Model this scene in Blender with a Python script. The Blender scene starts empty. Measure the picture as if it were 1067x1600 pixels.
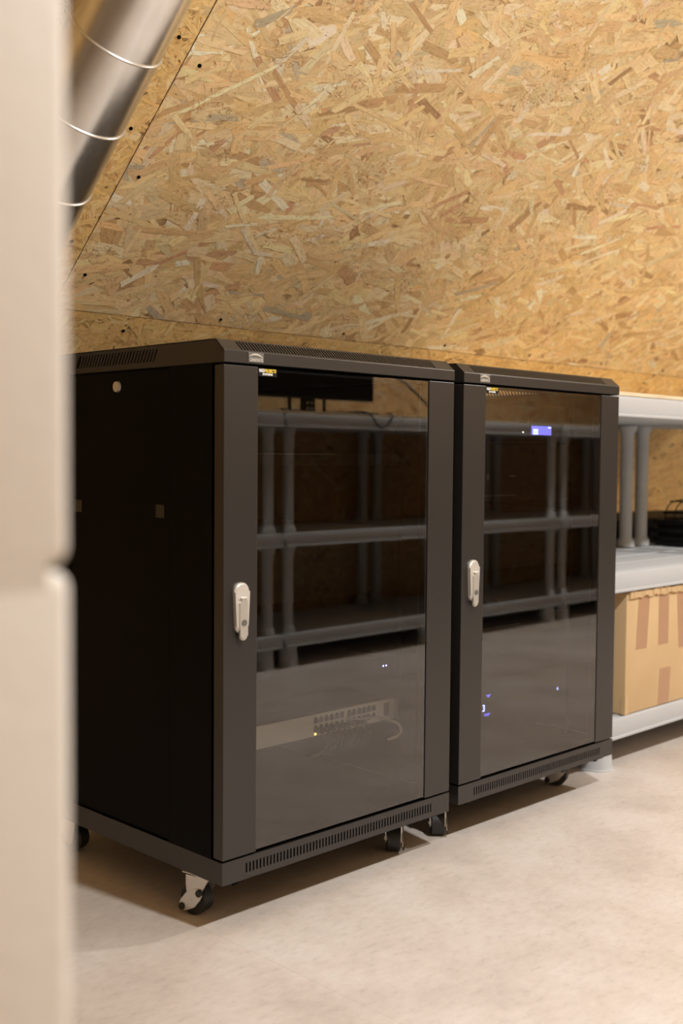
import bpy, bmesh, math, random
import numpy as np
from mathutils import Vector, Matrix

S = bpy.context.scene
COL = S.collection
R = math.radians

# ------------------------------------------------------------------ camera
cam = bpy.data.cameras.new('camera'); camo = bpy.data.objects.new('camera', cam); COL.objects.link(camo)
cam.sensor_fit = 'VERTICAL'; cam.sensor_height = 36.0; cam.lens = 1778.47 / 1600 * 36.0
cr = Vector((0.70690236, -0.70726306, 0.00824703)); cu = Vector((0.02852287, 0.04015465, 0.99878629))
cw = Vector((0.70673581, 0.70580915, -0.04855859)); CP = Vector((-1.20247, -1.47936, 0.81515))
M = Matrix.Identity(4)
for i in range(3):
    M[i][0] = cr[i]; M[i][1] = cu[i]; M[i][2] = -cw[i]; M[i][3] = CP[i]
camo.matrix_world = M
cam.clip_start = 0.05
cam.dof.use_dof = True; cam.dof.focus_distance = 2.2; cam.dof.aperture_fstop = 3.3
S.camera = camo

# ------------------------------------------------------------------ light and exposure
wd = bpy.data.worlds.new('world'); S.world = wd; wd.use_nodes = True
wd.node_tree.nodes['Background'].inputs[0].default_value = (1.0, 0.9, 0.78, 1)
wd.node_tree.nodes['Background'].inputs[1].default_value = 0.006
S.view_settings.view_transform = 'Standard'; S.view_settings.look = 'None'
S.view_settings.gamma = 1.0; S.view_settings.use_curve_mapping = False
S.view_settings.exposure = 0.0
S.cycles.max_bounces = 8; S.cycles.transparent_max_bounces = 12
# lamps hang under the flat ceiling; each is (x, y, z, watts, colour, label)
LAMPS = [(0.22, -1.60, 2.50, 62, (0.96, 0.985, 1.0), 'round white ceiling lamp above the two server racks'),
         (2.98, -1.60, 2.50, 76, (0.99, 0.975, 0.94), 'round white ceiling lamp above the grey plastic shelving')]

# ------------------------------------------------------------------ materials
def mat(name, col, rough=0.5, metal=0.0, spec=0.5, emit=None, estr=0.0):
    m = bpy.data.materials.new(name); m.use_nodes = True
    p = m.node_tree.nodes['Principled BSDF']
    p.inputs['Base Color'].default_value = (*col, 1); p.inputs['Roughness'].default_value = rough
    p.inputs['Metallic'].default_value = metal; p.inputs['Specular IOR Level'].default_value = spec
    if emit:
        p.inputs['Emission Color'].default_value = (*emit, 1); p.inputs['Emission Strength'].default_value = estr
    return m
def nd(m, t, **kw):
    n = m.node_tree.nodes.new(t)
    for k, v in kw.items(): setattr(n, k, v)
    return n
def lk(m, a, b): m.node_tree.links.new(a, b)
def ramp(m, fac, stops):
    r = nd(m, 'ShaderNodeValToRGB')
    while len(r.color_ramp.elements) > 1: r.color_ramp.elements.remove(r.color_ramp.elements[0])
    r.color_ramp.elements[0].position = stops[0][0]; r.color_ramp.elements[0].color = (*stops[0][1], 1)
    for p, c in stops[1:]:
        e = r.color_ramp.elements.new(p); e.color = (*c, 1)
    lk(m, fac, r.inputs[0]); return r.outputs[0]
def noise(m, vec, scale, detail=4, rough=0.55):
    n = nd(m, 'ShaderNodeTexNoise'); n.inputs['Scale'].default_value = scale
    n.inputs['Detail'].default_value = detail; n.inputs['Roughness'].default_value = rough
    lk(m, vec, n.inputs['Vector']); return n.outputs['Fac']
def coords(m, kind='Object', scale=(1, 1, 1), rot=(0, 0, 0)):
    t = nd(m, 'ShaderNodeTexCoord'); mp = nd(m, 'ShaderNodeMapping')
    mp.inputs['Scale'].default_value = scale; mp.inputs['Rotation'].default_value = rot
    lk(m, t.outputs[kind], mp.inputs['Vector']); return mp.outputs['Vector']
def bump(m, h, strength, dist):
    b = nd(m, 'ShaderNodeBump'); b.inputs['Strength'].default_value = strength; b.inputs['Distance'].default_value = dist
    lk(m, h, b.inputs['Height']); lk(m, b.outputs[0], m.node_tree.nodes['Principled BSDF'].inputs['Normal'])
def bc(m): return m.node_tree.nodes['Principled BSDF'].inputs['Base Color']
def mixc(m, fac, a, b, mode='MIX'):
    x = nd(m, 'ShaderNodeMix', data_type='RGBA', blend_type=mode)
    for s, v in ((x.inputs[0], fac), (x.inputs[6], a), (x.inputs[7], b)):
        if isinstance(v, (int, float)): s.default_value = v
        elif isinstance(v, tuple): s.default_value = (*v, 1)
        else: lk(m, v, s)
    return x.outputs[2]

def strand_mat(name, tint):
    m = mat(name, (.6, .4, .2), 0.5, spec=0.35)
    at = nd(m, 'ShaderNodeAttribute', attribute_name='Col')
    uv = coords(m, 'UV', (14, 420, 1)); g = noise(m, uv, 1.0, 4, .6)
    uv2 = coords(m, 'UV', (60, 140, 1)); g2 = noise(m, uv2, 1.0, 5, .65)
    a = ramp(m, g, [(.25, (.66, .58, .48)), (.44, (.97, .96, .95)), (.7, (1.08, 1.08, 1.10))])
    b = ramp(m, g2, [(.28, (.74, .66, .56)), (.47, (1, 1, 1)), (.75, (1.10, 1.10, 1.08))])
    c = mixc(m, 1.0, at.outputs['Color'], a, 'MULTIPLY'); c = mixc(m, 1.0, c, b, 'MULTIPLY')
    c = mixc(m, 1.0, c, tint, 'MULTIPLY'); lk(m, c, bc(m)); bump(m, g, .35, .0006)
    return m
MSTR = strand_mat('osb_strands', (1, 1, 1))
MSTRD = strand_mat('osb_strands_shaded', (.56, .48, .42))  # darkening tint puts the shade of the opposite wall into its strands
MSTRY = strand_mat('osb_strands_amber', (1.03, .95, .74))
MOSB = mat('osb_core', (.50, .33, .15), .7)
_c = coords(MOSB, 'Object', (1, 1, 1)); lk(MOSB, ramp(MOSB, noise(MOSB, _c, 60, 6, .7), [(.3, (.30, .17, .07)), (.5, (.48, .31, .14)), (.7, (.66, .48, .25))]), bc(MOSB))

MFLOOR = mat('vinyl_stone', (.6, .52, .45), .42, spec=.35)
_g = nd(MFLOOR, 'ShaderNodeNewGeometry'); _c = _g.outputs['Position']
_mp = nd(MFLOOR, 'ShaderNodeMapping'); _mp.inputs['Scale'].default_value = (1, 2.0, 1); _mp.inputs['Rotation'].default_value = (0, 0, R(30)); lk(MFLOOR, _c, _mp.inputs['Vector']); _w = _mp.outputs[0]
n1 = noise(MFLOOR, _c, 4.0, 8, .62); n2 = noise(MFLOOR, _w, 34, 10, .76); n3 = noise(MFLOOR, _c, 1.3, 3, .5)
a = ramp(MFLOOR, n1, [(.30, (.535, .475, .42)), (.50, (.645, .58, .52)), (.70, (.71, .66, .615))])
b = ramp(MFLOOR, n2, [(.30, (.74, .72, .70)), (.44, (.95, .945, .94)), (.7, (1.06, 1.06, 1.06))])
d = ramp(MFLOOR, n3, [(.35, (.93, .90, .87)), (.65, (1.05, 1.05, 1.07))])
lk(MFLOOR, mixc(MFLOOR, 1.0, mixc(MFLOOR, 1.0, a, b, 'MULTIPLY'), d, 'MULTIPLY'), bc(MFLOOR))
bump(MFLOOR, n2, .15, .001)
MJOINT = mat('floor_joint', (.60, .52, .45), .7)

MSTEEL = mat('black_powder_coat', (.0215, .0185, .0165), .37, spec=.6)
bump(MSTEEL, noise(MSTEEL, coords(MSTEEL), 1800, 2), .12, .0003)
MSIDE = mat('black_coat_shaded', (.0045, .004, .004), .5, spec=.06)  # same rack paint, darkened so the colour carries the shade on the sides
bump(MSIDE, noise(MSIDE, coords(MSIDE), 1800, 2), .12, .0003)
MBLACK = mat('black_interior', (.003, .003, .003), .8, spec=.1)
MDEV = mat('black_equipment', (.006, .006, .0065), .55, spec=.2)
MZINC = mat('zinc', (.72, .70, .66), .28, .85)
MSATIN = mat('satin_nickel', (.78, .75, .70), .42, .55)
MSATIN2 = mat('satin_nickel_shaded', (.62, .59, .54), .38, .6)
MRUB = mat('black_rubber', (.018, .017, .016), .55)
MGREY = mat('grey_plastic', (.53, .545, .56), .5, spec=.3)
MPLY = mat('pale_board', (.78, .66, .46), .6)
lk(MPLY, ramp(MPLY, noise(MPLY, coords(MPLY, 'Object', (3, 40, 40)), 3, 4), [(.3, (.66, .52, .33)), (.6, (.84, .73, .53))]), bc(MPLY))
MCARD = mat('cardboard', (.62, .44, .24), .75, spec=.2)
lk(MCARD, ramp(MCARD, noise(MCARD, coords(MCARD, 'Object', (1, 1, 1)), 5, 5), [(.3, (.60, .42, .23)), (.7, (.67, .48, .27))]), bc(MCARD))
MTAPE = mat('brown_tape', (.46, .27, .155), .38, spec=.5)
MCREAM = mat('cream_paint', (.80, .755, .69), .55, spec=.35)
bump(MCREAM, noise(MCREAM, coords(MCREAM), 90, 5), .25, .002)
MMORTAR = mat('painted_joint', (.76, .71, .64), .6)
MWHITE = mat('white_enamel', (.82, .82, .80), .4)
MLABEL = mat('white_print', (.85, .85, .83), .5)
MYEL = mat('yellow_print', (.80, .58, .06), .5)
MPLATE = mat('badge_grey', (.20, .20, .19), .35, .5)
MLOGO = mat('badge_silver', (.80, .79, .76), .3, .5)
MSW = mat('switch_face', (.84, .90, .90), .45)
MSWD = mat('port_dark', (.06, .05, .045), .6)
MCABLE = mat('white_cable', (.75, .73, .70), .5)
MCABG = mat('grey_cable', (.07, .075, .08), .5)
MCABK = mat('black_cable', (.008, .008, .009), .5)
MSCR = mat('lcd_blue', (.05, .05, .3), .4, emit=(.16, .15, 1.0), estr=1.9)
MSCR2 = mat('lcd_blue_light', (.1, .1, .4), .4, emit=(.35, .40, 1.0), estr=3.6)
MLEDB = mat('led_blue', (.05, .05, .3), .4, emit=(.25, .25, 1.0), estr=14.0)
MLEDW = mat('led_white', (.5, .5, .5), .4, emit=(1, 1, 1), estr=7.0)
MLEDY = mat('led_amber', (.5, .3, .02), .4, emit=(1, .65, .1), estr=5.0)
MMON = mat('monitor_black', (.006, .006, .007), .25)
MSHINE = mat('dark_edge', (.32, .32, .31), .35, .3)
# galvanised duct: fine streaks along the sheet, mottled spangle
MDUCT = mat('galvanised_sheet', (.62, .62, .60), .24, 1.0)
_c = coords(MDUCT, 'Object', (1, 1, 1)); lk(MDUCT, ramp(MDUCT, noise(MDUCT, _c, 22, 5), [(.35, (.74, .74, .72)), (.65, (.80, .79, .77))]), bc(MDUCT))
_r = nd(MDUCT, 'ShaderNodeMapRange'); _r.inputs[3].default_value = .20; _r.inputs[4].default_value = .30
lk(MDUCT, noise(MDUCT, coords(MDUCT, 'Object', (60, 60, 2)), 2, 4), _r.inputs[0]); lk(MDUCT, _r.outputs[0], MDUCT.node_tree.nodes['Principled BSDF'].inputs['Roughness'])
# tinted safety glass pane: partly see-through, clear mirror reflection on its surface
MGLASS = bpy.data.materials.new('tinted_glass'); MGLASS.use_nodes = True
_t = MGLASS.node_tree; _t.nodes.clear()
_o = _t.nodes.new('ShaderNodeOutputMaterial'); _mx = _t.nodes.new('ShaderNodeMixShader')
_tr = _t.nodes.new('ShaderNodeBsdfTransparent'); _tr.inputs[0].default_value = (.86, .85, .83, 1)
_gl = _t.nodes.new('ShaderNodeBsdfGlossy'); _gl.inputs['Roughness'].default_value = 0.0; _gl.inputs[0].default_value = (1, .98, .97, 1)
_fr = _t.nodes.new('ShaderNodeFresnel'); _fr.inputs[0].default_value = 1.95
_t.links.new(_fr.outputs[0], _mx.inputs[0]); _t.links.new(_tr.outputs[0], _mx.inputs[1]); _t.links.new(_gl.outputs[0], _mx.inputs[2]); _t.links.new(_mx.outputs[0], _o.inputs[0])

# ------------------------------------------------------------------ mesh helpers
def link(name, me, m=None, parent=None):
    o = bpy.data.objects.new(name, me); COL.objects.link(o)
    if m is not None:
        for k in (m if isinstance(m, (list, tuple)) else [m]): me.materials.append(k)
    if parent is not None: o.parent = parent
    return o
def done(name, bm, m, parent=None, smooth=None):
    bmesh.ops.recalc_face_normals(bm, faces=bm.faces)
    me = bpy.data.meshes.new(name); bm.to_mesh(me); bm.free()
    if smooth is not None:
        for p in me.polygons: p.use_smooth = True
        try: me.set_sharp_from_angle(angle=R(smooth))
        except Exception: pass
    return link(name, me, m, parent)
def box(bm, x0, x1, y0, y1, z0, z1, bev=0.0, mi=0):
    r = bmesh.ops.create_cube(bm, size=1.0)
    vs = r['verts']
    for v in vs:
        v.co = Vector((x0 + (v.co.x + .5) * (x1 - x0), y0 + (v.co.y + .5) * (y1 - y0), z0 + (v.co.z + .5) * (z1 - z0)))
    fs = {f for v in vs for f in v.link_faces}
    for f in fs: f.material_index = mi
    if bev > 0:
        bmesh.ops.bevel(bm, geom=list({e for f in fs for e in f.edges}), offset=bev, segments=2, profile=.5, affect='EDGES')
def cyl(bm, p0, p1, r0, r1=None, n=20, mi=0, caps=True):
    r1 = r0 if r1 is None else r1
    p0 = Vector(p0); p1 = Vector(p1); ax = (p1 - p0).normalized()
    a = ax.orthogonal().normalized(); b = ax.cross(a)
    A = [bm.verts.new(p0 + (a * math.cos(t) + b * math.sin(t)) * r0) for t in [2 * math.pi * i / n for i in range(n)]]
    B = [bm.verts.new(p1 + (a * math.cos(t) + b * math.sin(t)) * r1) for t in [2 * math.pi * i / n for i in range(n)]]
    for i in range(n):
        f = bm.faces.new((A[i], A[(i + 1) % n], B[(i + 1) % n], B[i])); f.material_index = mi
    if caps:
        f = bm.faces.new(A[::-1]); f.material_index = mi
        f = bm.faces.new(B); f.material_index = mi
def lathe(bm, prof, cx, cy, n=24):
    rings = []
    for r, z in prof:
        rings.append([bm.verts.new((cx + r * math.cos(2 * math.pi * i / n), cy + r * math.sin(2 * math.pi * i / n), z)) for i in range(n)])
    for A, B in zip(rings, rings[1:]):
        for i in range(n): bm.faces.new((A[i], A[(i + 1) % n], B[(i + 1) % n], B[i]))
    bm.faces.new(rings[0][::-1]); bm.faces.new(rings[-1])
def prism(bm, pts, axis, a0, a1, mi=0):
    # pts are 2D (in the two other axes), extruded along axis
    def P(p, a): return {'x': (a, p[0], p[1]), 'y': (p[0], a, p[1]), 'z': (p[0], p[1], a)}[axis]
    A = [bm.verts.new(P(p, a0)) for p in pts]; B = [bm.verts.new(P(p, a1)) for p in pts]; n = len(pts)
    fs = [bm.faces.new(A), bm.faces.new(B[::-1])] + [bm.faces.new((A[i], B[i], B[(i + 1) % n], A[(i + 1) % n])) for i in range(n)]
    for f in fs: f.material_index = mi
def tube(name, pts, r, m, parent=None, res=6):
    cu_ = bpy.data.curves.new(name, 'CURVE'); cu_.dimensions = '3D'; cu_.bevel_depth = r; cu_.bevel_resolution = 3; cu_.use_fill_caps = True
    sp = cu_.splines.new('NURBS'); sp.points.add(len(pts) - 1)
    for i, p in enumerate(pts): sp.points[i].co = (*p, 1)
    sp.use_endpoint_u = True; sp.order_u = 4; sp.resolution_u = res
    t = bpy.data.objects.new('t', cu_); COL.objects.link(t)
    bpy.context.view_layer.update()
    me = bpy.data.meshes.new_from_object(t.evaluated_get(bpy.context.evaluated_depsgraph_get()))
    bpy.data.objects.remove(t); me.name = name
    for p in me.polygons: p.use_smooth = True
    me.materials.clear()
    return link(name, me, m, parent)
def text(name, s, size, width, m, parent, loc, flipx=False, bold=.0, lean=0.0):
    """lettering lying in the x-z plane, facing -y"""
    c = bpy.data.curves.new(name, 'FONT'); c.body = s; c.size = size; c.extrude = .00015; c.offset = bold; c.shear = lean
    t = bpy.data.objects.new('t', c); COL.objects.link(t); bpy.context.view_layer.update()
    me = bpy.data.meshes.new_from_object(t.evaluated_get(bpy.context.evaluated_depsgraph_get())); bpy.data.objects.remove(t)
    xs = [v.co.x for v in me.vertices]; w = max(xs) - min(xs); k = width / w if width else 1.0; x0 = min(xs)
    for v in me.vertices: v.co = Vector(((v.co.x - x0) * k, -v.co.z, v.co.y))
    me.materials.clear(); me.name = name
    o = link(name, me, m, parent); o.location = loc; return o
def tag(o, label, cat, group=None):
    o['label'] = label; o['category'] = cat
    if group: o['group'] = group
    return o
def thing(name, label, cat, loc=(0, 0, 0), group=None, rz=0.0):
    o = bpy.data.objects.new(name, None); COL.objects.link(o); o.location = loc; o.rotation_euler.z = rz
    o.empty_display_size = .1
    return tag(o, label, cat, group)
def struct(o): o['kind'] = 'structure'; return o
def copy_tree(o, parent=None):
    c = o.copy(); COL.objects.link(c); c.parent = parent
    for ch in list(o.children): copy_tree(ch, c)
    return c

# ------------------------------------------------------------------ room shell
YK, ZK, TH = 0.70, 1.130, R(41.4)         # knee wall plane, its top, roof pitch
YO = -2.26                                # opposite knee wall
CZ = 2.56                                 # flat collar ceiling
ZL = .44; YB = YK + (ZK - ZL) / math.tan(TH); LLO = (ZK - ZL) / math.sin(TH)   # slope runs on down to a low wall behind everything
LSL = (CZ - ZK) / math.sin(TH)            # slope length
X0, X1 = -3.4, 6.5
SEAM = 0.095

fl = struct(thing('floor', 'x', 'x')); del fl['label'], fl['category']
bm = bmesh.new(); box(bm, X0, X1, YO - .02, YB + .02, -.06, -.0009); done('floor_bed', bm, MJOINT, fl)
TW, TL = .447, .894
tile_me = {}
def tile(w, l):
    k = (round(w, 4), round(l, 4))
    if k not in tile_me:
        b = bmesh.new(); box(b, 0, w, 0, l, -.0008, 0, .0002)
        me = bpy.data.meshes.new('floor_tile'); b.to_mesh(me); b.free(); me.materials.append(MFLOOR); tile_me[k] = me
    return tile_me[k]
g = .0002
ix = math.floor((X0 - .891) / TW)
for i in range(ix, 100):
    xa = .891 + i * TW
    if xa > X1: break
    xb = min(xa + TW, X1); xa_ = max(xa, X0)
    if xb - xa_ < .02: continue
    off = (i % 2) * TL / 2 + .06
    j = -4
    while True:
        ya = off + j * TL; j += 1
        if ya > YB: break
        y0 = max(ya, YO); y1 = min(ya + TL, YB)
        if y1 - y0 < .03: continue
        o = bpy.data.objects.new('floor_tile', tile(xb - xa_ - g, y1 - y0 - g)); COL.objects.link(o); o.parent = fl
        o.location = (xa_ + g / 2, y0 + g / 2, 0)

# oriented strand board --------------------------------------------------------
PAL = np.array([(.94, .76, .45), (.90, .69, .385), (.88, .66, .35), (.96, .82, .55), (.80, .58, .30), (.98, .90, .70),
                (.66, .44, .22), (.50, .32, .16), (.62, .54, .39), (.70, .44, .25), (.88, .69, .39), (.84, .61, .30)])
PW = np.array([.18, .19, .17, .10, .10, .045, .035, .012, .016, .022, .11, .07]); PW = PW / PW.sum()
def osb_strands(name, O, U, V, N, lu, lv, dens, seed, parent, m, size=1.0, fines=1.0, flat=0.0):
    """wood strands of the face layer of a board: thin ragged flakes lying flat, each with its own tone"""
    rs = np.random.RandomState(seed); O, U, V, N = (np.array(a, float) for a in (O, U, V, N))
    n = int(lu * lv * dens); K = 12
    L = np.clip(rs.lognormal(math.log(.105), .42, n), .03, .26) * size
    W = np.clip(rs.lognormal(math.log(.021), .45, n), .005, .055) * size
    W = np.minimum(W, L * .55)
    cu_ = rs.uniform(-.02, lu + .02, n); cv = rs.uniform(-.02, lv + .02, n)
    ang = np.where(rs.rand(n) < .62, rs.normal(0.08, .50, n), rs.uniform(-math.pi / 2, math.pi / 2, n))
    order = np.argsort(-L * W + rs.normal(0, .0009, n)); rank = np.empty(n); rank[order] = np.linspace(0, 1, n)
    z0 = .0003 + .0011 * rank
    s = np.array([-1, -.97, -.5, 0, .5, .96, 1, .97, .5, 0, -.5, -.95])[None, :] * L[:, None] / 2
    t = np.array([.15, 1, 1, 1, 1, 1, -.1, -1, -1, -1, -1, -1])[None, :] * W[:, None] / 2
    s = s + rs.normal(0, 1, (n, K)) * (.035 * L[:, None] * np.array([1, 1, .2, .2, .2, 1, 1, 1, .2, .2, .2, 1])[None, :])
    t = t * (1 + rs.normal(0, .10, (n, K))) * (1 - np.abs(rs.normal(0, .22, n))[:, None] * (s > 0) * s / L[:, None] * 2)
    bend = rs.normal(0, .5, n)[:, None] * s ** 2
    ca, sa = np.cos(ang)[:, None], np.sin(ang)[:, None]
    uu = cu_[:, None] + ca * s - sa * (t + bend); vv = cv[:, None] + sa * s + ca * (t + bend)
    zz = z0[:, None] + rs.normal(0, .006, n)[:, None] * t + rs.normal(0, .0012, n)[:, None] * s
    idx = rs.choice(len(PAL), n, p=PW); colr = PAL[idx] * rs.normal(1, .065, n)[:, None] * (1 + rs.normal(0, .02, (n, 3)))
    colr = colr * (1 - flat) + (PAL * PW[:, None]).sum(0) * flat
    # fines: splinters and shreds gathered in patches
    nf = int(n * 3.0 * fines); nc = max(8, int(lu * lv * 55)); cc = np.stack([rs.uniform(0, lu, nc), rs.uniform(0, lv, nc)], 1)
    pick = rs.randint(0, nc, nf); fu = cc[pick, 0] + rs.normal(0, .032, nf); fv = cc[pick, 1] + rs.normal(0, .018, nf)
    q = rs.rand(nf) < .3; fu[q] = rs.uniform(0, lu, q.sum()); fv[q] = rs.uniform(0, lv, q.sum())
    fl_ = np.clip(rs.lognormal(math.log(.008), .55, nf), .002, .03); fw = np.clip(rs.lognormal(math.log(.0009), .5, nf), .0003, .003)
    fa = rs.normal(0, .9, nf); c2, s2 = np.cos(fa)[:, None], np.sin(fa)[:, None]
    fs = np.array([-1, 0, 1, 0])[None, :] * fl_[:, None] / 2; ft = np.array([0, -1, .1, 1])[None, :] * fw[:, None] / 2 + rs.normal(0, .06, nf)[:, None] * np.array([0, 1, 0, 1])[None, :] * fl_[:, None]
    fuu = fu[:, None] + c2 * fs - s2 * ft; fvv = fv[:, None] + s2 * fs + c2 * ft
    fzz = np.repeat(.0013 + rs.uniform(0, .0006, nf)[:, None], 4, 1)
    FP = np.array([(.50, .31, .14), (.34, .20, .09), (.62, .43, .21), (.95, .84, .62), (.88, .72, .46), (.14, .08, .04)])
    fcol = FP[rs.choice(6, nf, p=[.25, .08, .28, .19, .19, .01])]
    u_all = np.concatenate([uu.ravel(), fuu.ravel()]).clip(0.0014, lu - .0014); v_all = np.concatenate([vv.ravel(), fvv.ravel()]).clip(0.0006, lv - .0006)
    z_all = np.concatenate([zz.ravel(), fzz.ravel()]).clip(.0001, .004)
    co = O + u_all[:, None] * U + v_all[:, None] * V + z_all[:, None] * N
    me = bpy.data.meshes.new(name); nv = n * K + nf * 4
    me.vertices.add(nv); me.vertices.foreach_set('co', co.ravel())
    me.loops.add(nv); me.loops.foreach_set('vertex_index', np.arange(nv, dtype=np.int32))
    me.polygons.add(n + nf)
    st = np.concatenate([np.arange(n) * K, n * K + np.arange(nf) * 4]).astype(np.int32)
    me.polygons.foreach_set('loop_start', st); me.polygons.foreach_set('loop_total', np.concatenate([np.full(n, K), np.full(nf, 4)]).astype(np.int32))
    me.update(calc_edges=True)
    uvl = me.uv_layers.new(name='UVMap')
    us = np.concatenate([(s + rs.uniform(0, 30, n)[:, None]).ravel(), (fs + rs.uniform(0, 30, nf)[:, None]).ravel()])
    vs = np.concatenate([(t + rs.uniform(0, 30, n)[:, None]).ravel(), (ft + rs.uniform(0, 30, nf)[:, None]).ravel()])
    uvl.data.foreach_set('uv', np.stack([us, vs], 1).ravel())
    ca_ = me.color_attributes.new('Col', 'FLOAT_COLOR', 'POINT')
    cl = np.concatenate([np.repeat(colr, K, 0), np.repeat(fcol, 4, 0)]); cl = np.concatenate([cl.clip(0, 1), np.ones((nv, 1))], 1)
    ca_.data.foreach_set('color', cl.ravel())
    o = link(name, me, m, parent); o['kind'] = 'stuff'; return o
def osb_panel(O, U, V, N, lu, lv, parent, seed, m=None, dens=2000, **kw):
    """board 15 mm thick, its room face through O (corner), edges eased"""
    bm = bmesh.new(); O, U, V, N = Vector(O), Vector(U), Vector(V), Vector(N)
    box(bm, .0014, lu - .0014, .0007, lv - .0007, -.015, 0, .0012)
    T = Matrix((U, V, N)).transposed().to_4x4(); T.translation = O
    bm.transform(T)
    p = done('osb_panel', bm, MOSB, parent)
    osb_strands('wood_strands', O, U, V, N, lu, lv, dens, seed, p, m or MSTR, **kw)
    return p
def screws(parent, pts, N):
    for q in pts:
        bm = bmesh.new(); q = Vector(q); cyl(bm, q - Vector(N) * .001, q + Vector(N) * .0032, .0038, n=10)
        done('screw', bm, MBLACK, parent)

dn = (0, -math.cos(TH), math.sin(TH)); nn = (0, -math.sin(TH), -math.cos(TH))
def sl(x, t): return (x, YK + dn[1] * t, ZK + dn[2] * t)
ceil = bpy.data.objects.new('ceiling', None); COL.objects.link(ceil); struct(ceil)
p = osb_panel(sl(SEAM, 0), (1, 0, 0), dn, nn, 3.0, LSL, ceil, 11, dens=1900, size=1.15, fines=1.5)
osb_screws = [(SEAM + .035, t) for t in (.1, .36, .62, .9, 1.2, 1.5)] + [(SEAM + .03 + k * .42, .022) for k in range(1, 7)]
screws(p, [sl(x, t) for x, t in osb_screws], nn)
p2 = osb_panel(sl(X0, 0), (1, 0, 0), dn, nn, SEAM - X0, LSL, ceil, 12, m=MSTRY, dens=4600, size=.62, flat=.35)
screws(p2, [sl(SEAM - .035, t) for t in (.18, .46, .66, .93, 1.3)], nn)
osb_panel(sl(SEAM + 3.0, 0), (1, 0, 0), dn, nn, X1 - SEAM - 3.0, LSL, ceil, 13, dens=900)
# flat strip
ya = YK + dn[1] * LSL
osb_panel((X0, YO, CZ), (1, 0, 0), (0, 1, 0), (0, 0, -1), X1 - X0, ya - YO, ceil, 16, dens=300)
# knee walls
lo = sl(X0, -LLO)
p = osb_panel(lo, (1, 0, 0), dn, nn, SEAM + 1.95 - X0, LLO - .001, ceil, 21, m=MSTRY, dens=4200, size=.62, fines=.7, flat=.35)
screws(p, [sl(x, -.045) for x in (.3, .62, .98, 1.5)], nn)
p = osb_panel((SEAM + 1.95, lo[1], lo[2]), (1, 0, 0), dn, nn, X1 - SEAM - 1.95, LLO - .001, ceil, 22, m=MSTRY, dens=3000, size=.7, flat=.35)
screws(p, [sl(x, -.045) for x in (2.2, 2.6, 3.0)], nn)
wb = bpy.data.objects.new('wall_back', None); COL.objects.link(wb); struct(wb)
osb_panel((X0, YB, 0), (1, 0, 0), (0, 0, 1), (0, -1, 0), X1 - X0, ZL - .001, wb, 25, m=MSTRY, dens=1500, size=.9)
wf = bpy.data.objects.new('wall_front', None); COL.objects.link(wf); struct(wf)
osb_panel((X0, YO, 0), (1, 0, 0), (0, 0, 1), (0, 1, 0), 6.0, CZ, wf, 23, m=MSTRD, dens=1300)
osb_panel((X0 + 6.0, YO, 0), (1, 0, 0), (0, 0, 1), (0, 1, 0), X1 - X0 - 6.0, CZ, wf, 24, m=MSTRD, dens=1300)
GAB = [(YB, 0), (YB, ZL), (ya, CZ), (YO, CZ), (YO, 0)]
bm = bmesh.new(); prism(bm, GAB, 'x', X1, X1 + .1); struct(done('wall_right', bm, MCREAM))
bm = bmesh.new(); prism(bm, GAB, 'x', X0 - .1, X0); struct(done('wall_rear', bm, MCREAM))
# painted block partition, its open end next to the camera
wl = bpy.data.objects.new('wall_left', None); COL.objects.link(wl); struct(wl)
PX0, PX1, PY, PYE = -1.072, -.9258, -1.035, -.645
JZ, BH = .764, .30
bm = bmesh.new()
prism(bm, [(PY + .0016, .002), (PYE - .012, .002), (PYE - .012, CZ - .004), (PY + .0016, CZ - .004)], 'x', PX0 + .012, PX1 - .013)
done('mortar_core', bm, MMORTAR, wl)
z = JZ - 3 * BH; c = 0
while z < CZ - .05:
    z1 = min(z + BH, CZ - .003); zb = max(z, .001)
    if z1 - zb > .04:
        ym = PYE; y = PY - (.30 if c % 2 else .12)
        while y < ym - .05:
            y0 = max(y, PY); y1 = min(y + .60, ym)
            if y1 - y0 > .04:
                bm = bmesh.new(); box(bm, PX0, PX1 + (.0008 if z1 < JZ + .01 else 0), y0 + .0015, y1 - .0015, zb + .001, z1 - .001)
                bmesh.ops.bevel(bm, geom=bm.edges[:], offset=.0085, segments=4, profile=.5, affect='EDGES')
                done('block', bm, MCREAM, wl, 60)
            y += .60
    z = z + BH; c += 1

# ------------------------------------------------------------------ lamps
for i, (x, y, z, w, c_, lab) in enumerate(LAMPS):
    t = thing('ceiling_lamp', lab, 'lamp', (x, y, z))
    zs_ = CZ - z
    bm = bmesh.new(); cyl(bm, (0, 0, 0), (0, 0, .03), .12, .12, 32); cyl(bm, (0, 0, .03), (0, 0, zs_ + .02), .012, n=10); done('housing', bm, MWHITE, t, 40)
    bm = bmesh.new(); cyl(bm, (0, 0, -.004), (0, 0, .001), .105, .11, 32)
    done('diffuser', bm, mat('lamp_diffuser', (.9, .9, .9), .5, emit=c_, estr=6.0), t)
    L = bpy.data.lights.new('lamp_light', 'AREA'); L.shape = 'DISK'; L.size = .15; L.energy = w; L.color = c_
    lo = bpy.data.objects.new('lamp_light', L); COL.objects.link(lo); lo.location = (x, y, z - .012); lo.parent = None

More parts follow.
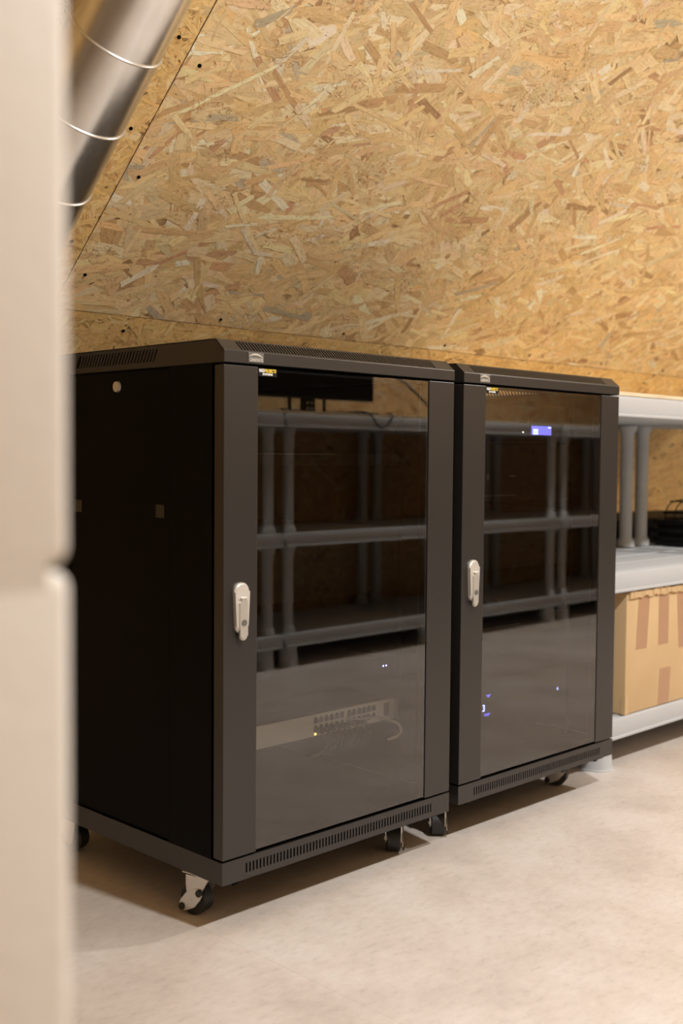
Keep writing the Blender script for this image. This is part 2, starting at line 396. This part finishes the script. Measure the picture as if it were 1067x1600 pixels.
# ------------------------------------------------------------------ ventilation duct under the roof slope
RD = .080
duct = thing('ventilation_duct', 'round galvanised ventilation duct running up along the sloping board ceiling', 'duct', (0, 0, 0))
def dc(t): return Vector((-.125, YK, ZK)) + Vector(dn) * t + Vector(nn) * (RD + .022)
def ring(bm, t, r, n=48):
    V_ = Vector(nn); c = dc(t)
    return [bm.verts.new(c + r * (math.cos(2 * math.pi * i / n) * Vector((1, 0, 0)) + math.sin(2 * math.pi * i / n) * V_)) for i in range(n)]
rings_t = [.104, .247, .390, .533, .676, .819, .962, 1.105, 1.248, 1.391, 1.534]
prev = .02
for k, tr in enumerate(rings_t + [1.70]):
    bm = bmesh.new(); A = ring(bm, prev, RD); B = ring(bm, tr, RD)
    for i in range(48): bm.faces.new((A[i], A[(i + 1) % 48], B[(i + 1) % 48], B[i]))
    done('duct_section', bm, MDUCT, duct, 40); prev = tr
for tr in rings_t:
    bm = bmesh.new(); prof = [(-.0024, RD), (-.0014, RD + .0026), (0, RD + .0034), (.0014, RD + .0026), (.0024, RD)]
    rr = [ring(bm, tr + a, r) for a, r in prof]
    for A, B in zip(rr, rr[1:]):
        for i in range(48): bm.faces.new((A[i], A[(i + 1) % 48], B[(i + 1) % 48], B[i]))
    done('seam_ring', bm, MZINC, duct, 60)

# ------------------------------------------------------------------ server racks
W_, D_ = .60, .62
ZB, ZB1, ZD0, ZD1, ZT0, ZT1, ZTOP = .085, .1244, .128, .967, .971, .9915, 1.011
def slotted(bm, o, u, v, n, lu, lv, u0, u1, v0, v1, cnt, sw, th=.0016):
    """thin plate with a row of through slots"""
    o, u, v, n = Vector(o), Vector(u), Vector(v), Vector(n)
    def b(a0, a1, b0, b1):
        P = [o + u * a + v * c for a, c in ((a0, b0), (a1, b0), (a1, b1), (a0, b1))]
        A = [bm.verts.new(p) for p in P]; B = [bm.verts.new(p - n * th) for p in P]
        bm.faces.new(A); bm.faces.new(B[::-1])
        for i in range(4): bm.faces.new((A[i], B[i], B[(i + 1) % 4], A[(i + 1) % 4]))
    b(0, lu, 0, v0); b(0, lu, v1, lv); b(0, u0, v0, v1); b(u1, lu, v0, v1)
    pitch = (u1 - u0 + 0.0) / cnt
    for i in range(cnt): b(u0 + i * pitch + sw, u0 + (i + 1) * pitch, v0, v1)
def make_caster(rack, x, y, ang, brake=1):
    """swivel caster: axle points along ang; origin on the rack floor plate"""
    c = bpy.data.objects.new('caster', None); COL.objects.link(c); c.parent = rack; c.location = (x, y, 0); c.rotation_euler.z = ang
    bm = bmesh.new()
    cyl(bm, (-.0130, .018, .0275), (.0130, .018, .0275), .0272, n=28)
    bmesh.ops.bevel(bm, geom=[e for e in bm.edges if len(e.link_faces) == 2 and e.calc_face_angle(0) > 1], offset=.0035, segments=2, affect='EDGES')
    done('wheel', bm, MRUB, c, 40)
    bm = bmesh.new(); box(bm, -.029, .029, -.029, .029, .0795, .0825, .001); cyl(bm, (0, 0, .072), (0, 0, .0795), .021, .023, 20)
    done('top_plate', bm, MZINC, c, 40)
    bm = bmesh.new()
    for s in (-1, 1):
        a, b_ = s * .0150, s * .0172
        prism(bm, [(-.022, .072), (.030, .072), (.030, .055), (.0245, .019), (.018, .016), (.011, .020)], 'x', min(a, b_), max(a, b_))
    box(bm, -.015, .015, -.022, .022, .0690, .0730)
    cyl(bm, (-.0195, .018, .0265), (.0195, .018, .0265), .0045, n=12); cyl(bm, (-.0178, .018, .0265), (.0178, .018, .0265), .0075, n=6)
    done('fork', bm, MZINC, c, 40)
    if brake:
        bm = bmesh.new(); n = 24; pts = []
        for i in range(n):
            t = 2 * math.pi * i / n
            r = .0150 + .0150 * abs(math.cos(t)) ** 5
            cx, cz = r * math.cos(t), r * math.sin(t)
            k = R(-38); pts.append((.018 + cx * math.cos(k) - cz * math.sin(k), .0290 + cx * math.sin(k) + cz * math.cos(k)))
        prism(bm, pts, 'x', -.0192, -.0172)
        done('brake_lever', bm, MZINC, c, 40)
        for s in (-1, 1):
            bm = bmesh.new(); k = R(-38); ax = Vector((0, math.cos(k), math.sin(k))) * s
            p = Vector((-.0205, .018, .029)) + ax * .0245
            cyl(bm, p - Vector((.0012, 0, 0)), p + Vector((.003, 0, 0)), .0062, .0070, 14); done('pedal_pad', bm, MRUB, c, 40)
    return c

def make_rack(label, loc, fl_ang, fr_ang, slot_blocker=False):
    t = thing('server_rack', label, 'server rack', loc, 'black server racks')
    # plinth with a vented front
    bm = bmesh.new()
    slotted(bm, (0, 0, ZB), (1, 0, 0), (0, 0, 1), (0, -1, 0), W_, ZB1 - ZB, .052, .548, .011, .028, 62, .0036)
    box(bm, 0, .0016, .0017, D_, ZB, ZB1); box(bm, W_ - .0016, W_, .0017, D_, ZB, ZB1); box(bm, 0, W_, D_ - .0016, D_, ZB, ZB1)
    box(bm, .0017, W_ - .0017, .004, D_ - .0017, ZB1 - .003, ZB1 - .001)
    box(bm, .002, W_ - .002, .0018, .05, ZB - .0005, ZB + .0015)
    box(bm, .002, W_ - .002, D_ - .06, D_ - .002, ZB - .0005, ZB + .0015)
    done('plinth', bm, MSTEEL, t)
    bm = bmesh.new(); box(bm, .004, W_ - .004, .012, .016, ZB + .003, ZB1 - .004); done('plinth_backing', bm, MBLACK, t)
    # small feet brackets peeking out under the plinth
    for xx in (.02, .52):
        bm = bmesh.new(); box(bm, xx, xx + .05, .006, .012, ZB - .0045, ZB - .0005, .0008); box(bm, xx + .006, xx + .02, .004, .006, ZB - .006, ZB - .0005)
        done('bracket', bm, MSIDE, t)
    # top cover: front strip, slotted bevels front and back, roof
    bm = bmesh.new()
    box(bm, 0, W_, -.0012, .0016, ZT0, ZT1 + .0004, .0014); box(bm, 0, W_, D_ - .0016, D_, ZT0, ZT1)
    bd = Vector((0, .0225, ZTOP - ZT1)); bl = bd.length; v = bd / bl; n_ = Vector((0, -v.z, v.y))
    slotted(bm, (0, 0, ZT1), (1, 0, 0), v, n_, W_, bl, .040, .548, .0030, bl - .0035, 74, .0036)
    v2 = Vector((0, -v.y, v.z)); n2v = Vector((0, v.z, v.y))
    slotted(bm, (0, D_, ZT1), (1, 0, 0), v2, n2v, W_, bl, .040, .548, .0030, bl - .0035, 1, .0001)
    box(bm, .0, W_, .0225, D_ - .0225, ZTOP - .0016, ZTOP)
    for xx in (0, W_ - .0016):
        sg = -1 if xx == 0 else 1                    # slots lean the same way on each outer side
        def yz(y, z): return (y + sg * (z - .9925) * .55, z)
        za, zc, y0, y1 = .981, 1.0035, .19, .44
        prism(bm, [(0, ZT0), (0, ZT1), (.0225, ZTOP), yz(y0, ZTOP), yz(y0, ZT0)], 'x', xx, xx + .0016)
        prism(bm, [yz(y1, ZT0), yz(y1, ZTOP), (D_ - .0225, ZTOP), (D_, ZT1), (D_, ZT0)], 'x', xx, xx + .0016)
        prism(bm, [yz(y0, ZT0), yz(y0, za), yz(y1, za), yz(y1, ZT0)], 'x', xx, xx + .0016)
        prism(bm, [yz(y0, zc), yz(y0, ZTOP), yz(y1, ZTOP), yz(y1, zc)], 'x', xx, xx + .0016)
        for k in range(26):
            ya_ = y0 + .0042 + k * .0098
            prism(bm, [yz(ya_, za), yz(ya_, zc), yz(ya_ + .0056, zc), yz(ya_ + .0056, za)], 'x', xx, xx + .0016)
    done('top_cover', bm, MSTEEL, t)
    bm = bmesh.new(); box(bm, .001, W_ - .001, .003, .055, ZT0 - .0015, ZT0 + .0005)
    for xx in (.0032, W_ - .0232): box(bm, xx, xx + .02, .03, D_ - .01, ZT0 - .0080, ZT0 - .0002)
    if slot_blocker: box(bm, .06, .54, .10, .52, ZT0 + .004, ZTOP - .003)  # unseen black block added to stop light passing through the vent slots
    done('top_frame', bm, MBLACK, t)
    # frame and panels
    for xx, sx in ((0, 1), (W_, -1)):
        a, b = sorted((xx, xx + sx * .0016))
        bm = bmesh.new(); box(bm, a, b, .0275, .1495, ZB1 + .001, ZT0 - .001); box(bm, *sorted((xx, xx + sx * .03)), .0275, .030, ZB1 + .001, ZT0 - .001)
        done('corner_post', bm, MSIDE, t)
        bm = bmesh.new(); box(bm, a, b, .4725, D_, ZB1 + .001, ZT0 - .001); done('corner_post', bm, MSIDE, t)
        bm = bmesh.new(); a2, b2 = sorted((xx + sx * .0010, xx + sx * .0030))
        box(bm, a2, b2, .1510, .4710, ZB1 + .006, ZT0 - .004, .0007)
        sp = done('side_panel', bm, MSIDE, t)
        bm = bmesh.new(); cyl(bm, (xx - sx * .0035, .311, .941), (xx + sx * .002, .311, .941), .0095, .0110, 24)
        box(bm, *sorted((xx - sx * .0044, xx - sx * .0034)), .3103, .3117, .936, .946)
        done('lock', bm, MZINC, sp, 40)
        for yy in (.178, .445):
            bm = bmesh.new(); s0 = xx - sx * .0004
            for (y0, y1, z0, z1) in ((yy - .013, yy - .0115, .704, .727), (yy + .0115, yy + .013, .704, .727), (yy - .013, yy + .013, .704, .7055), (yy - .013, yy + .013, .7255, .727)):
                box(bm, *sorted((s0, xx + sx * .002)), y0, y1, z0, z1)
            box(bm, *sorted((xx + sx * .0004, xx + sx * .002)), yy - .0115, yy + .0115, .7055, .7255)
            done('latch', bm, MSTEEL, sp)
    bm = bmesh.new(); box(bm, .002, W_ - .002, D_ - .0016, D_, ZB1 + .001, ZT0 - .001); done('back_panel', bm, MBLACK, t)
    bm = bmesh.new(); box(bm, .0034, W_ - .0034, .028, D_ - .003, ZB1 - .0008, ZB1 + .0008)
    for xx in (.0040, W_ - .0050): box(bm, xx, xx + .001, .032, D_ - .004, ZB1 + .002, ZT0 - .002)
    done('interior_lining', bm, MBLACK, t)
    for xx in (.0375, W_ - .0565):
        bm = bmesh.new()
        box(bm, xx, xx + .019, .1035, .1055, ZB1 + .002, ZT0 - .009); done('mounting_rail', bm, MBLACK, t)
    # door
    d = bpy.data.objects.new('door', None); COL.objects.link(d); d.parent = t
    bm = bmesh.new(); box(bm, .0004, .0750, -.0004, .0250, ZD0, ZD1, .0012); done('stile', bm, MSTEEL, d)
    bm = bmesh.new(); box(bm, .5225, W_ - .0004, -.0004, .0250, ZD0, ZD1, .0012); done('stile', bm, MSTEEL, d)
    bm = bmesh.new(); box(bm, .0755, .5200, .0012, .0052, ZD0 + .003, ZD1 - .001)
    # only the outer sheet shows
    bmesh.ops.delete(bm, geom=[f for f in bm.faces if abs(f.normal.y) < .5 or f.calc_center_median().y > .003], context='FACES')
    gp = done('glass_pane', bm, MGLASS, d)
    if gp.data.polygons[0].normal.y > 0: gp.data.flip_normals()
    bm = bmesh.new()
    box(bm, .5202, .5223, .004, .02, ZD0 + .003, ZD1 - .001); box(bm, .0755, .5200, .0068, .02, ZD0 + .0005, ZD0 + .010); box(bm, .0755, .5200, .0068, .02, ZD1 - .006, ZD1 - .001)
    done('gasket', bm, MBLACK, d)
    # swing handle on the left stile
    h = bpy.data.objects.new('handle', None); COL.objects.link(h); h.parent = t
    n = 14
    def outline(cx, zt, zb, wt, wb):
        P = [(cx + wt * math.cos(a), zt - wt + wt * math.sin(a)) for a in [math.pi * i / n for i in range(n + 1)]]
        P += [(cx + wb * math.cos(a), zb + wb + wb * math.sin(a)) for a in [math.pi + math.pi * i / n for i in range(n + 1)]]
        return P
    bm = bmesh.new(); prism(bm, outline(.0365, .6010, .5140, .0160, .0130), 'y', -.0080, -.0002)
    bmesh.ops.bevel(bm, geom=[e for e in bm.edges if all(abs(v_.co.y + .0080) < 1e-5 for v_ in e.verts)], offset=.0030, segments=3, affect='EDGES')
    done('escutcheon', bm, MSATIN, h, 35)
    bm = bmesh.new(); prism(bm, outline(.0372, .5760, .5025, .0085, .0085), 'y', -.0112, -.0070)
    bmesh.ops.bevel(bm, geom=[e for e in bm.edges if all(abs(v_.co.y + .0112) < 1e-5 for v_ in e.verts)], offset=.0020, segments=2, affect='EDGES')
    done('lever', bm, MSATIN2, h, 35)
    bm = bmesh.new(); box(bm, .0300, .0440, -.0122, -.0075, .5735, .5765, .0008); done('lever_tip', bm, MSATIN, h)
    bm = bmesh.new(); cyl(bm, (.0372, -.0122, .5330), (.0372, -.0105, .5330), .0056, n=20); kh = done('lock_cylinder', bm, MPLATE, h, 40)
    # maker's badge
    b = bpy.data.objects.new('badge', None); COL.objects.link(b); b.parent = t
    bm = bmesh.new(); box(bm, .0520, .0860, -.0022, .0, .9735, .9905, .0006); done('badge_plate', bm, MPLATE, b)
    bm = bmesh.new(); N_ = 14
    out = [(.0535 + .0305 * i / N_, .9805 + .0082 * math.sin(math.pi * (.10 + .86 * i / N_)) ** .8) for i in range(N_ + 1)]
    inn = [(x_, z_ - .0005 - .0023 * math.sin(math.pi * (i + .4) / (N_ + .8))) for i, (x_, z_) in enumerate(out)]
    for i in range(N_): prism(bm, [out[i], out[i + 1], inn[i + 1], inn[i]], 'y', -.0027, -.0021)
    done('badge_arc', bm, MLOGO, b)
    text('badge_lettering', 'CANOVATE', .0075, .0290, MLOGO, b, (.0545, -.0025, .9753), bold=.00018)
    # sticker in the top corner of the glass
    s = bpy.data.objects.new('sticker', None); COL.objects.link(s); s.parent = t
    bm = bmesh.new(); box(bm, .0765, .1180, .0002, .0008, .9515, .9650); done('sticker_sheet', bm, MDEV, s)
    text('sticker_lettering', 'MAD', .0078, .0118, MLABEL, s, (.0775, -.0001, .9585), bold=.0003)
    text('sticker_lettering', 'PROJECTS', .0078, .0260, MYEL, s, (.0898, -.0001, .9585), bold=.0003)
    text('sticker_lettering', 'SYSTEMS', .0046, .0230, MLABEL, s, (.0850, -.0001, .9535), bold=.0002)
    make_caster(t, .036, .092 if fl_ang < 90 else .088, R(fl_ang)); make_caster(t, .535, .096, R(fr_ang))
    make_caster(t, .045, D_ - .06, R(200), 0); make_caster(t, W_ - .045, D_ - .06, R(160), 0)
    return t
rackL = make_rack('black glass-door server rack nearest the camera, left of the pair', (0, 0, 0), 12, 135, True)
rackR = make_rack('black glass-door server rack standing beside the grey plastic shelving, right of the pair', (.6434, .0109, 0), 135, 20)

# ------------------------------------------------------------------ equipment inside the racks
YR = .100
def rack_unit(name, label, cat, rx, ry, z0, h, depth=.34, m=MDEV, face=None, full=True):
    t = thing(name, label, cat, (rx + .059, ry + YR, z0))
    bm = bmesh.new(); box(bm, .018, .464, .003, depth, .001, h - .001, .001); done('chassis', bm, m, t)
    bm = bmesh.new(); box(bm, 0, .482, -.001, .003, 0, h, .0006); done('faceplate', bm, face or m, t)
    return t
RX, RY = .6434, .0109
# left rack: pale patch switch with cables
sw = rack_unit('network_switch', 'pale grey network switch with white cable in the left rack', 'network switch', 0, 0, .2725, .044, face=MSW)
bm = bmesh.new(); box(bm, 0, .482, -.0045, -.001, .0425, .044); box(bm, .4795, .482, -.008, -.001, 0, .044); done('bent_lip', bm, MWHITE, sw)
for rrow in range(2):
    for k in range(12):
        x = .2475 + k * .0143 + (.006 if k > 5 else 0)
        z = .025 - rrow * .0165
        bm = bmesh.new(); prism(bm, [(x, z), (x + .0115, z), (x + .0115, z + .008), (x + .0085, z + .0125), (x + .003, z + .0125), (x, z + .008)], 'y', -.0014, -.0009)
        done('port', bm, MSWD, sw)
bm = bmesh.new(); box(bm, .447, .462, -.0016, -.0009, .008, .036); done('module_slot', bm, MSWD, sw)
bm = bmesh.new(); box(bm, .2500, .2535, -.0022, -.0009, .0030, .0055); done('status_light', bm, MLEDY, sw)
bx, by, bz = .059, .100, .2725
pc = tube('patch_cable', [(bx + .395, by - .0, bz + .018), (bx + .395, by - .035, bz + .020), (bx + .415, by - .060, bz + .016), (bx + .430, by - .068, bz + .000), (bx + .424, by - .066, bz - .016), (bx + .405, by - .06, bz - .020), (bx + .395, by - .058, bz - .020)], .0031, MCABLE)
tag(pc, 'thick white cable curving out of the pale switch in the left rack', 'cable')
tube_pts = [(bx + .335, by - .002, bz + .020), (bx + .345, by - .020, bz + .022), (bx + .380, by - .030, bz + .021), (bx + .398, by - .036, bz + .020)]
tag(tube('patch_cable', tube_pts, .0022, MCABLE), 'short white cable lying across the ports of the pale switch', 'cable')
for k in range(9):
    x = bx + .2475 + .0055 + k * .0143 + (.006 if k > 5 else 0)
    c = tube('network_cable', [(x, by - .001, bz + .013), (x, by - .022, bz + .013), (x + .002, by - .034, bz + .002), (x + .003, by - .032, bz - .012), (x + .004, by - .020, bz - .030), (x + .006, by + .03, bz - .05)], .0020, MCABG)
    tag(c, 'thin grey network cable hanging from the lower ports of the pale switch', 'cable', 'grey network cables under the pale switch')
    bm = bmesh.new(); box(bm, -.0045, .0045, -.020, -.0005, -.004, .004, .0008); o = done('plug', bm, MCABG, c); o.location = (x, by, bz + .0125)
# black unit with two blue lights
u = rack_unit('network_recorder', 'black rack unit with two blue lights above the pale switch in the left rack', 'recorder', 0, 0, .360, .0445)
for k in (0, 1):
    bm = bmesh.new(); cyl(bm, (.4440 + k * .0085, -.0016, .026), (.4440 + k * .0085, -.001, .026), .0015, n=10); done('indicator_light', bm, MLEDB, u)
u = rack_unit('rack_shelf', 'black rack shelf with thin bright front edge high in the left rack', 'rack shelf', 0, 0, .7985, .022)
bm = bmesh.new(); box(bm, .001, .30, -.0018, -.001, .0208, .0216); done('front_edge', bm, MSHINE, u)
rack_unit('rack_computer', 'plain black rack computer behind dark glass, middle of the left rack', 'computer', 0, 0, .54, .133)
# right rack
u = rack_unit('power_backup_unit', 'black power unit with lit blue screen at the top of the right rack', 'power unit', RX, RY, .852, .0885)
sc = bpy.data.objects.new('screen', None); COL.objects.link(sc); sc.parent = u
def inr(px_x, z): return px_x
bm = bmesh.new(); box(bm, .3195, .3990, -.0018, -.001, .0190, .0395); done('display', bm, MSCR, sc)
bm = bmesh.new(); box(bm, .3250, .3450, -.0022, -.0018, .0255, .0325); box(bm, .3250, .3450, -.0022, -.0018, .0195, .0245); box(bm, .386, .398, -.0022, -.0018, .0350, .0385); done('display_figures', bm, MSCR2, sc)
bm = bmesh.new(); cyl(bm, (.286, -.0016, .024), (.286, -.001, .024), .0013, n=8); done('indicator_light', bm, MLEDW, u)
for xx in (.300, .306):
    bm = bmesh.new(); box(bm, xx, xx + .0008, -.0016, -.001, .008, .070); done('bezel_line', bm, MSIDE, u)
u = rack_unit('tower_server', 'black server with small shield mark and thin bright lower edge in the right rack', 'server', RX, RY, .716, .130)
bm = bmesh.new(); n_=10
prism(bm, [(.1500, .060), (.1540, .064), (.1580, .060), (.1580, .055), (.1540, .048), (.1500, .055)], 'y', -.0015, -.001); done('shield_mark', bm, MSHINE, u)
bm = bmesh.new(); cyl(bm, (.1540, -.0018, .0575), (.1540, -.0010, .0575), .0022, n=8); done('shield_centre', bm, MBLACK, u)
bm = bmesh.new(); box(bm, .2360, .2590, -.0015, -.001, .0565, .0585); done('name_strip', bm, MSHINE, u)
bm = bmesh.new(); box(bm, .080, .262, -.0018, -.001, .0124, .0138); done('front_edge', bm, MSHINE, u)
rack_unit('rack_server', 'plain black server under the shield-marked one in the right rack', 'server', RX, RY, .56, .133)
u = rack_unit('storage_unit', 'black storage unit with thin bright edge, middle of the right rack', 'storage unit', RX, RY, .398, .044)
bm = bmesh.new(); box(bm, .080, .285, -.0018, -.001, .0270, .0280); done('front_edge', bm, MSHINE, u)
u = rack_unit('battery_unit', 'black battery unit with glowing blue digit display, low in the right rack', 'battery unit', RX, RY, .175, .133)
text('display_digit', '3', .0215, .0085, MSCR2, u, (.1470, -.0014, .0610), bold=.0004)
for xx, zz, w in ((.1610, .0950, .0150), (.1530, .0520, .0220)):
    bm = bmesh.new(); box(bm, xx, xx + w, -.0016, -.001, zz, zz + .0018); box(bm, xx + .003, xx + w - .003, -.0016, -.001, zz - .003, zz - .0016); done('display_text', bm, MSCR, u)
text('indicator_mark', 'c', .012, .006, MSCR2, u, (.4430, -.0014, .0700), bold=.0002)

# ------------------------------------------------------------------ grey plastic shelving
SW, SD = .942, .50
def make_shelving(label, loc, rz=0.0, group='grey plastic shelving units'):
    t = thing('shelving_unit', label, 'shelving', loc, group, rz)
    bm0 = None
    for zt in (.132, .520, .980):
        bm = bmesh.new(); zb = zt - .055
        # shelf tray: top skin with raised ribs, tall front/side faces, bead at the bottom edge
        box(bm, .002, SW - .002, .002, SD - .002, zb + .004, zt - .003, .004)
        for (x0, x1, y0, y1) in ((.0, SW, 0, .006), (0, SW, SD - .006, SD), (0, .006, 0, SD), (SW - .006, SW, 0, SD)):
            box(bm, x0 - .002, x1 + .002, y0 - .003, y1 + .003, zb, zb + .008, .0025)
        for k in range(4):
            y = .030 + k * .120; box(bm, .045, SW - .045, y, y + .012, zt - .006, zt - .0014, .0012)
        box(bm, .012, SW - .012, .006, .012, zt - .006, zt - .001, .002)
        done('shelf', bm, MGREY, t, 35)
    for (x, y) in ((.052, .040), (SW - .045, .040), (.045, SD - .040), (SW - .045, SD - .040)):
        bm = bmesh.new(); n = 26
        lathe(bm, [(.0450, 0), (.0450, .003), (.0425, .005), (.0370, .080)], x + (.020 if x < .1 and y < .1 else 0), y, n); done('foot', bm, MGREY, t, 35)
        for (z0, z1) in ((.131, .466), (.519, .926)):
            pr = [(.031, z0), (.030, z0 + .018), (.0215, z0 + .030)]
            zz = z0 + .05
            while zz < z1 - .05:
                pr += [(.0215, zz - .001), (.0206, zz), (.0215, zz + .001)]; zz += .033
            pr += [(.0215, z1 - .030), (.030, z1 - .012), (.031, z1)]
            bm = bmesh.new(); lathe(bm, pr, x, y, n); done('post', bm, MGREY, t, 35)
    return t
sh = make_shelving('grey plastic shelving holding the cardboard box, right beside the right rack', (1.305, .100, 0))
s2 = copy_tree(sh); s2.location = (1.305 + SW + .008, .100, 0); s2['label'] = 'grey plastic shelving partly out of frame on the right, behind the first unit\'s end posts'
for k, xx in enumerate((.775, 1.725, 2.675, 3.625, 4.575)):
    lab = ['grey plastic shelving opposite the racks, at the left of the monitor\'s unit', 'grey plastic shelving opposite the racks, carrying the black monitor',
           'grey plastic shelving opposite the racks, next after the monitor\'s unit', 'grey plastic shelving opposite the racks, second after the monitor\'s unit',
           'farthest grey plastic shelving on the opposite side of the room'][k]
    s = copy_tree(sh); s.location = (xx + SW, -1.74, 0); s.rotation_euler.z = math.pi; s['label'] = lab
# boards lying on top
def board(label, x0, x1, y0, y1, z=.9802):
    bm = bmesh.new(); box(bm, x0, x1, y0, y1, z, z + .010, .0008); return tag(done('board', bm, MPLY), label, 'board', 'pale boards on the shelving')
board('long pale wooden board lying on top of the shelving beside the right rack', 1.31, 3.18, .108, .845)
board('long pale wooden board on the opposite shelving, under the black monitor', .78, 5.5, -2.24, -1.752)

# ------------------------------------------------------------------ cardboard box
bxx = thing('cardboard_box', 'brown cardboard box with vertical tape strips on the bottom shelf', 'box', (1.462, .108, .1322))
BW, BD, BHT = .74, .36, .327
bm = bmesh.new(); box(bm, 0, BW, 0, BD, 0, BHT, .003); done('carton', bm, MCARD, bxx, 35)
# torn top edge: ragged flap of paper along the front
rs = random.Random(5); bm = bmesh.new(); pts_t = []; pts_b = []
x = .01
while x < BW - .01:
    pts_t.append((x, BHT + .0005 + rs.uniform(0, .004))); pts_b.append((x, BHT - .010 - rs.uniform(0, .008))); x += rs.uniform(.008, .022)
for i in range(len(pts_t) - 1):
    prism(bm, [pts_b[i], pts_b[i + 1], pts_t[i + 1], pts_t[i]], 'y', -.004 - rs.uniform(0, .003), .0005)
done('torn_edge', bm, MCARD, bxx)
bm = bmesh.new(); box(bm, -.0015, .0005, .0, .012, .0, .045); box(bm, -.001, .014, -.0015, .0005, 0, .050, .0005); done('corner_fold', bm, MCARD, bxx)
for (xa, xb, z0, z1, s) in ((.055, .112, .170, BHT - .004, .006), (.168, .222, .170, BHT - .002, .0), (.275, .395, .150, BHT - .004, -.008), (.175, .235, .002, .115, .004), (.50, .56, .16, BHT - .004, 0)):
    bm = bmesh.new(); prism(bm, [(xa - s, z0), (xb - s, z0), (xb + s, z1 - .012), (xa + s, z1 - .012)], 'y', -.0006, .0001)
    done('tape', bm, MTAPE, bxx)

# ------------------------------------------------------------------ dark things at the back of the middle shelves
t = thing('storage_chest', 'black storage chest on the floor behind the grey posts of the shelving', 'chest', (1.86, .665, 0))
bm = bmesh.new(); box(bm, 0, 1.30, 0, .30, 0, .560, .004); done('chest_body', bm, MDEV, t)
bm = bmesh.new(); box(bm, -.008, 1.308, -.008, .308, .5605, .600, .004); done('lid', bm, MDEV, t)
for k in range(6):
    bm = bmesh.new()
    y0 = .28 + (k % 2) * .010; x0 = 2.335 + (k * 37 % 5) * .005
    t = thing('flat_box', ['lowest flat black box', 'second lowest flat black box', 'third lowest flat black box', 'middle-high flat black box', 'flat black box just under the top one', 'topmost flat black box'][k] + ' in the stack on the right middle shelf', 'box', (x0, y0 + .08, .5203 + k * .0148), 'flat black boxes stacked on the shelf')
    box(bm, 0, .52, 0, .165, 0, .0142, .0015); done('sleeve', bm, MDEV, t)
    bm = bmesh.new(); box(bm, .06 + k * .03, .13 + k * .03, -.0006, .0002, .003, .009); done('label', bm, mat('paper_label_%d' % k, [(.3, .16, .07), (.16, .16, .17), (.4, .14, .1), (.22, .16, .07), (.2, .2, .2), (.1, .1, .1)][k], .6), t)
wbk = thing('wire_basket', 'small rounded black wire basket upside down on the stack of flat boxes', 'basket', (2.385, .375,   .5203 + 6 * .0148))
for k in range(5):
    y = k * .035; hh = .060
    tube('wire', [(0, y, .002), (.004, y, hh * .6), (.035, y, hh), (.12, y, hh + .004), (.21, y, hh), (.24, y, hh * .6), (.244, y, .002)], .0022, MCABK, wbk)
for (xx, zz) in ((.0, .003), (.035, .060), (.21, .060), (.244, .003)):
    tube('wire', [(xx, -.002, zz), (xx, .05, zz), (xx, .10, zz), (xx, .142, zz)], .0026, MCABK, wbk)
bm = bmesh.new(); box(bm, -.006, .25, -.006, .146, .018, .028, .003); done('rim', bm, MCABK, wbk)

# ------------------------------------------------------------------ monitor on the opposite shelving
mz = .9904
mo = thing('monitor', 'wide black monitor standing on the opposite shelving, seen in the left rack glass', 'monitor', (2.03, -1.93, mz))
bm = bmesh.new(); box(bm, -.36, .36, -.015, .015, .060, .475, .004); done('screen_housing', bm, MMON, mo)
bm = bmesh.new(); box(bm, -.35, .35, .015, .0158, .075, .467); done('screen', bm, mat('screen_glass', (.004, .004, .005), .12), mo)
bm = bmesh.new(); box(bm, -.035, .035, -.03, -.008, .004, .12, .003); done('neck', bm, MMON, mo)
bm = bmesh.new()
for s in (-1, 1): prism(bm, [(-.01 * s, -.03), (s * .27, .115), (s * .27, .130), (-.01 * s, .0)], 'z', .0003, .010)
done('foot', bm, MMON, mo)
for k in range(4):
    bm = bmesh.new(); x_ = -.012 + (k % 2) * .024; z_ = .022 + (k // 2) * .024
    cyl(bm, (x_, -.009, z_), (x_, -.0055, z_), .0055, n=12); done('screw', bm, MZINC, mo)
for s in (-.11, .085):
    bm = bmesh.new(); box(bm, s, s + .010, -.02, -.01, .004, .065); done('support_rod', bm, MMON, mo)
c = tube('black_cable', [(2.12, -1.80, .9975), (2.16, -1.77, .9985), (2.18, -1.732, 1.003), (2.21, -1.728, .945), (2.25, -1.728, .928), (2.29, -1.728, .955), (2.33, -1.732, 1.003), (2.34, -1.79, .9975)], .0035, MCABK)
tag(c, 'black cable looping over the front edge of the opposite shelving', 'cable')
c = tube('black_cable', [(2.405, -1.965, 1.17), (2.45, -1.93, 1.20), (2.51, -1.86, 1.16), (2.56, -1.78, 1.06), (2.60, -1.735, 1.00), (2.61, -1.722, .93), (2.61, -1.73, .80), (2.60, -1.73, .60)], .005, MCABK)
tag(c, 'black cable arching from behind the monitor and hanging down the opposite shelving', 'cable')
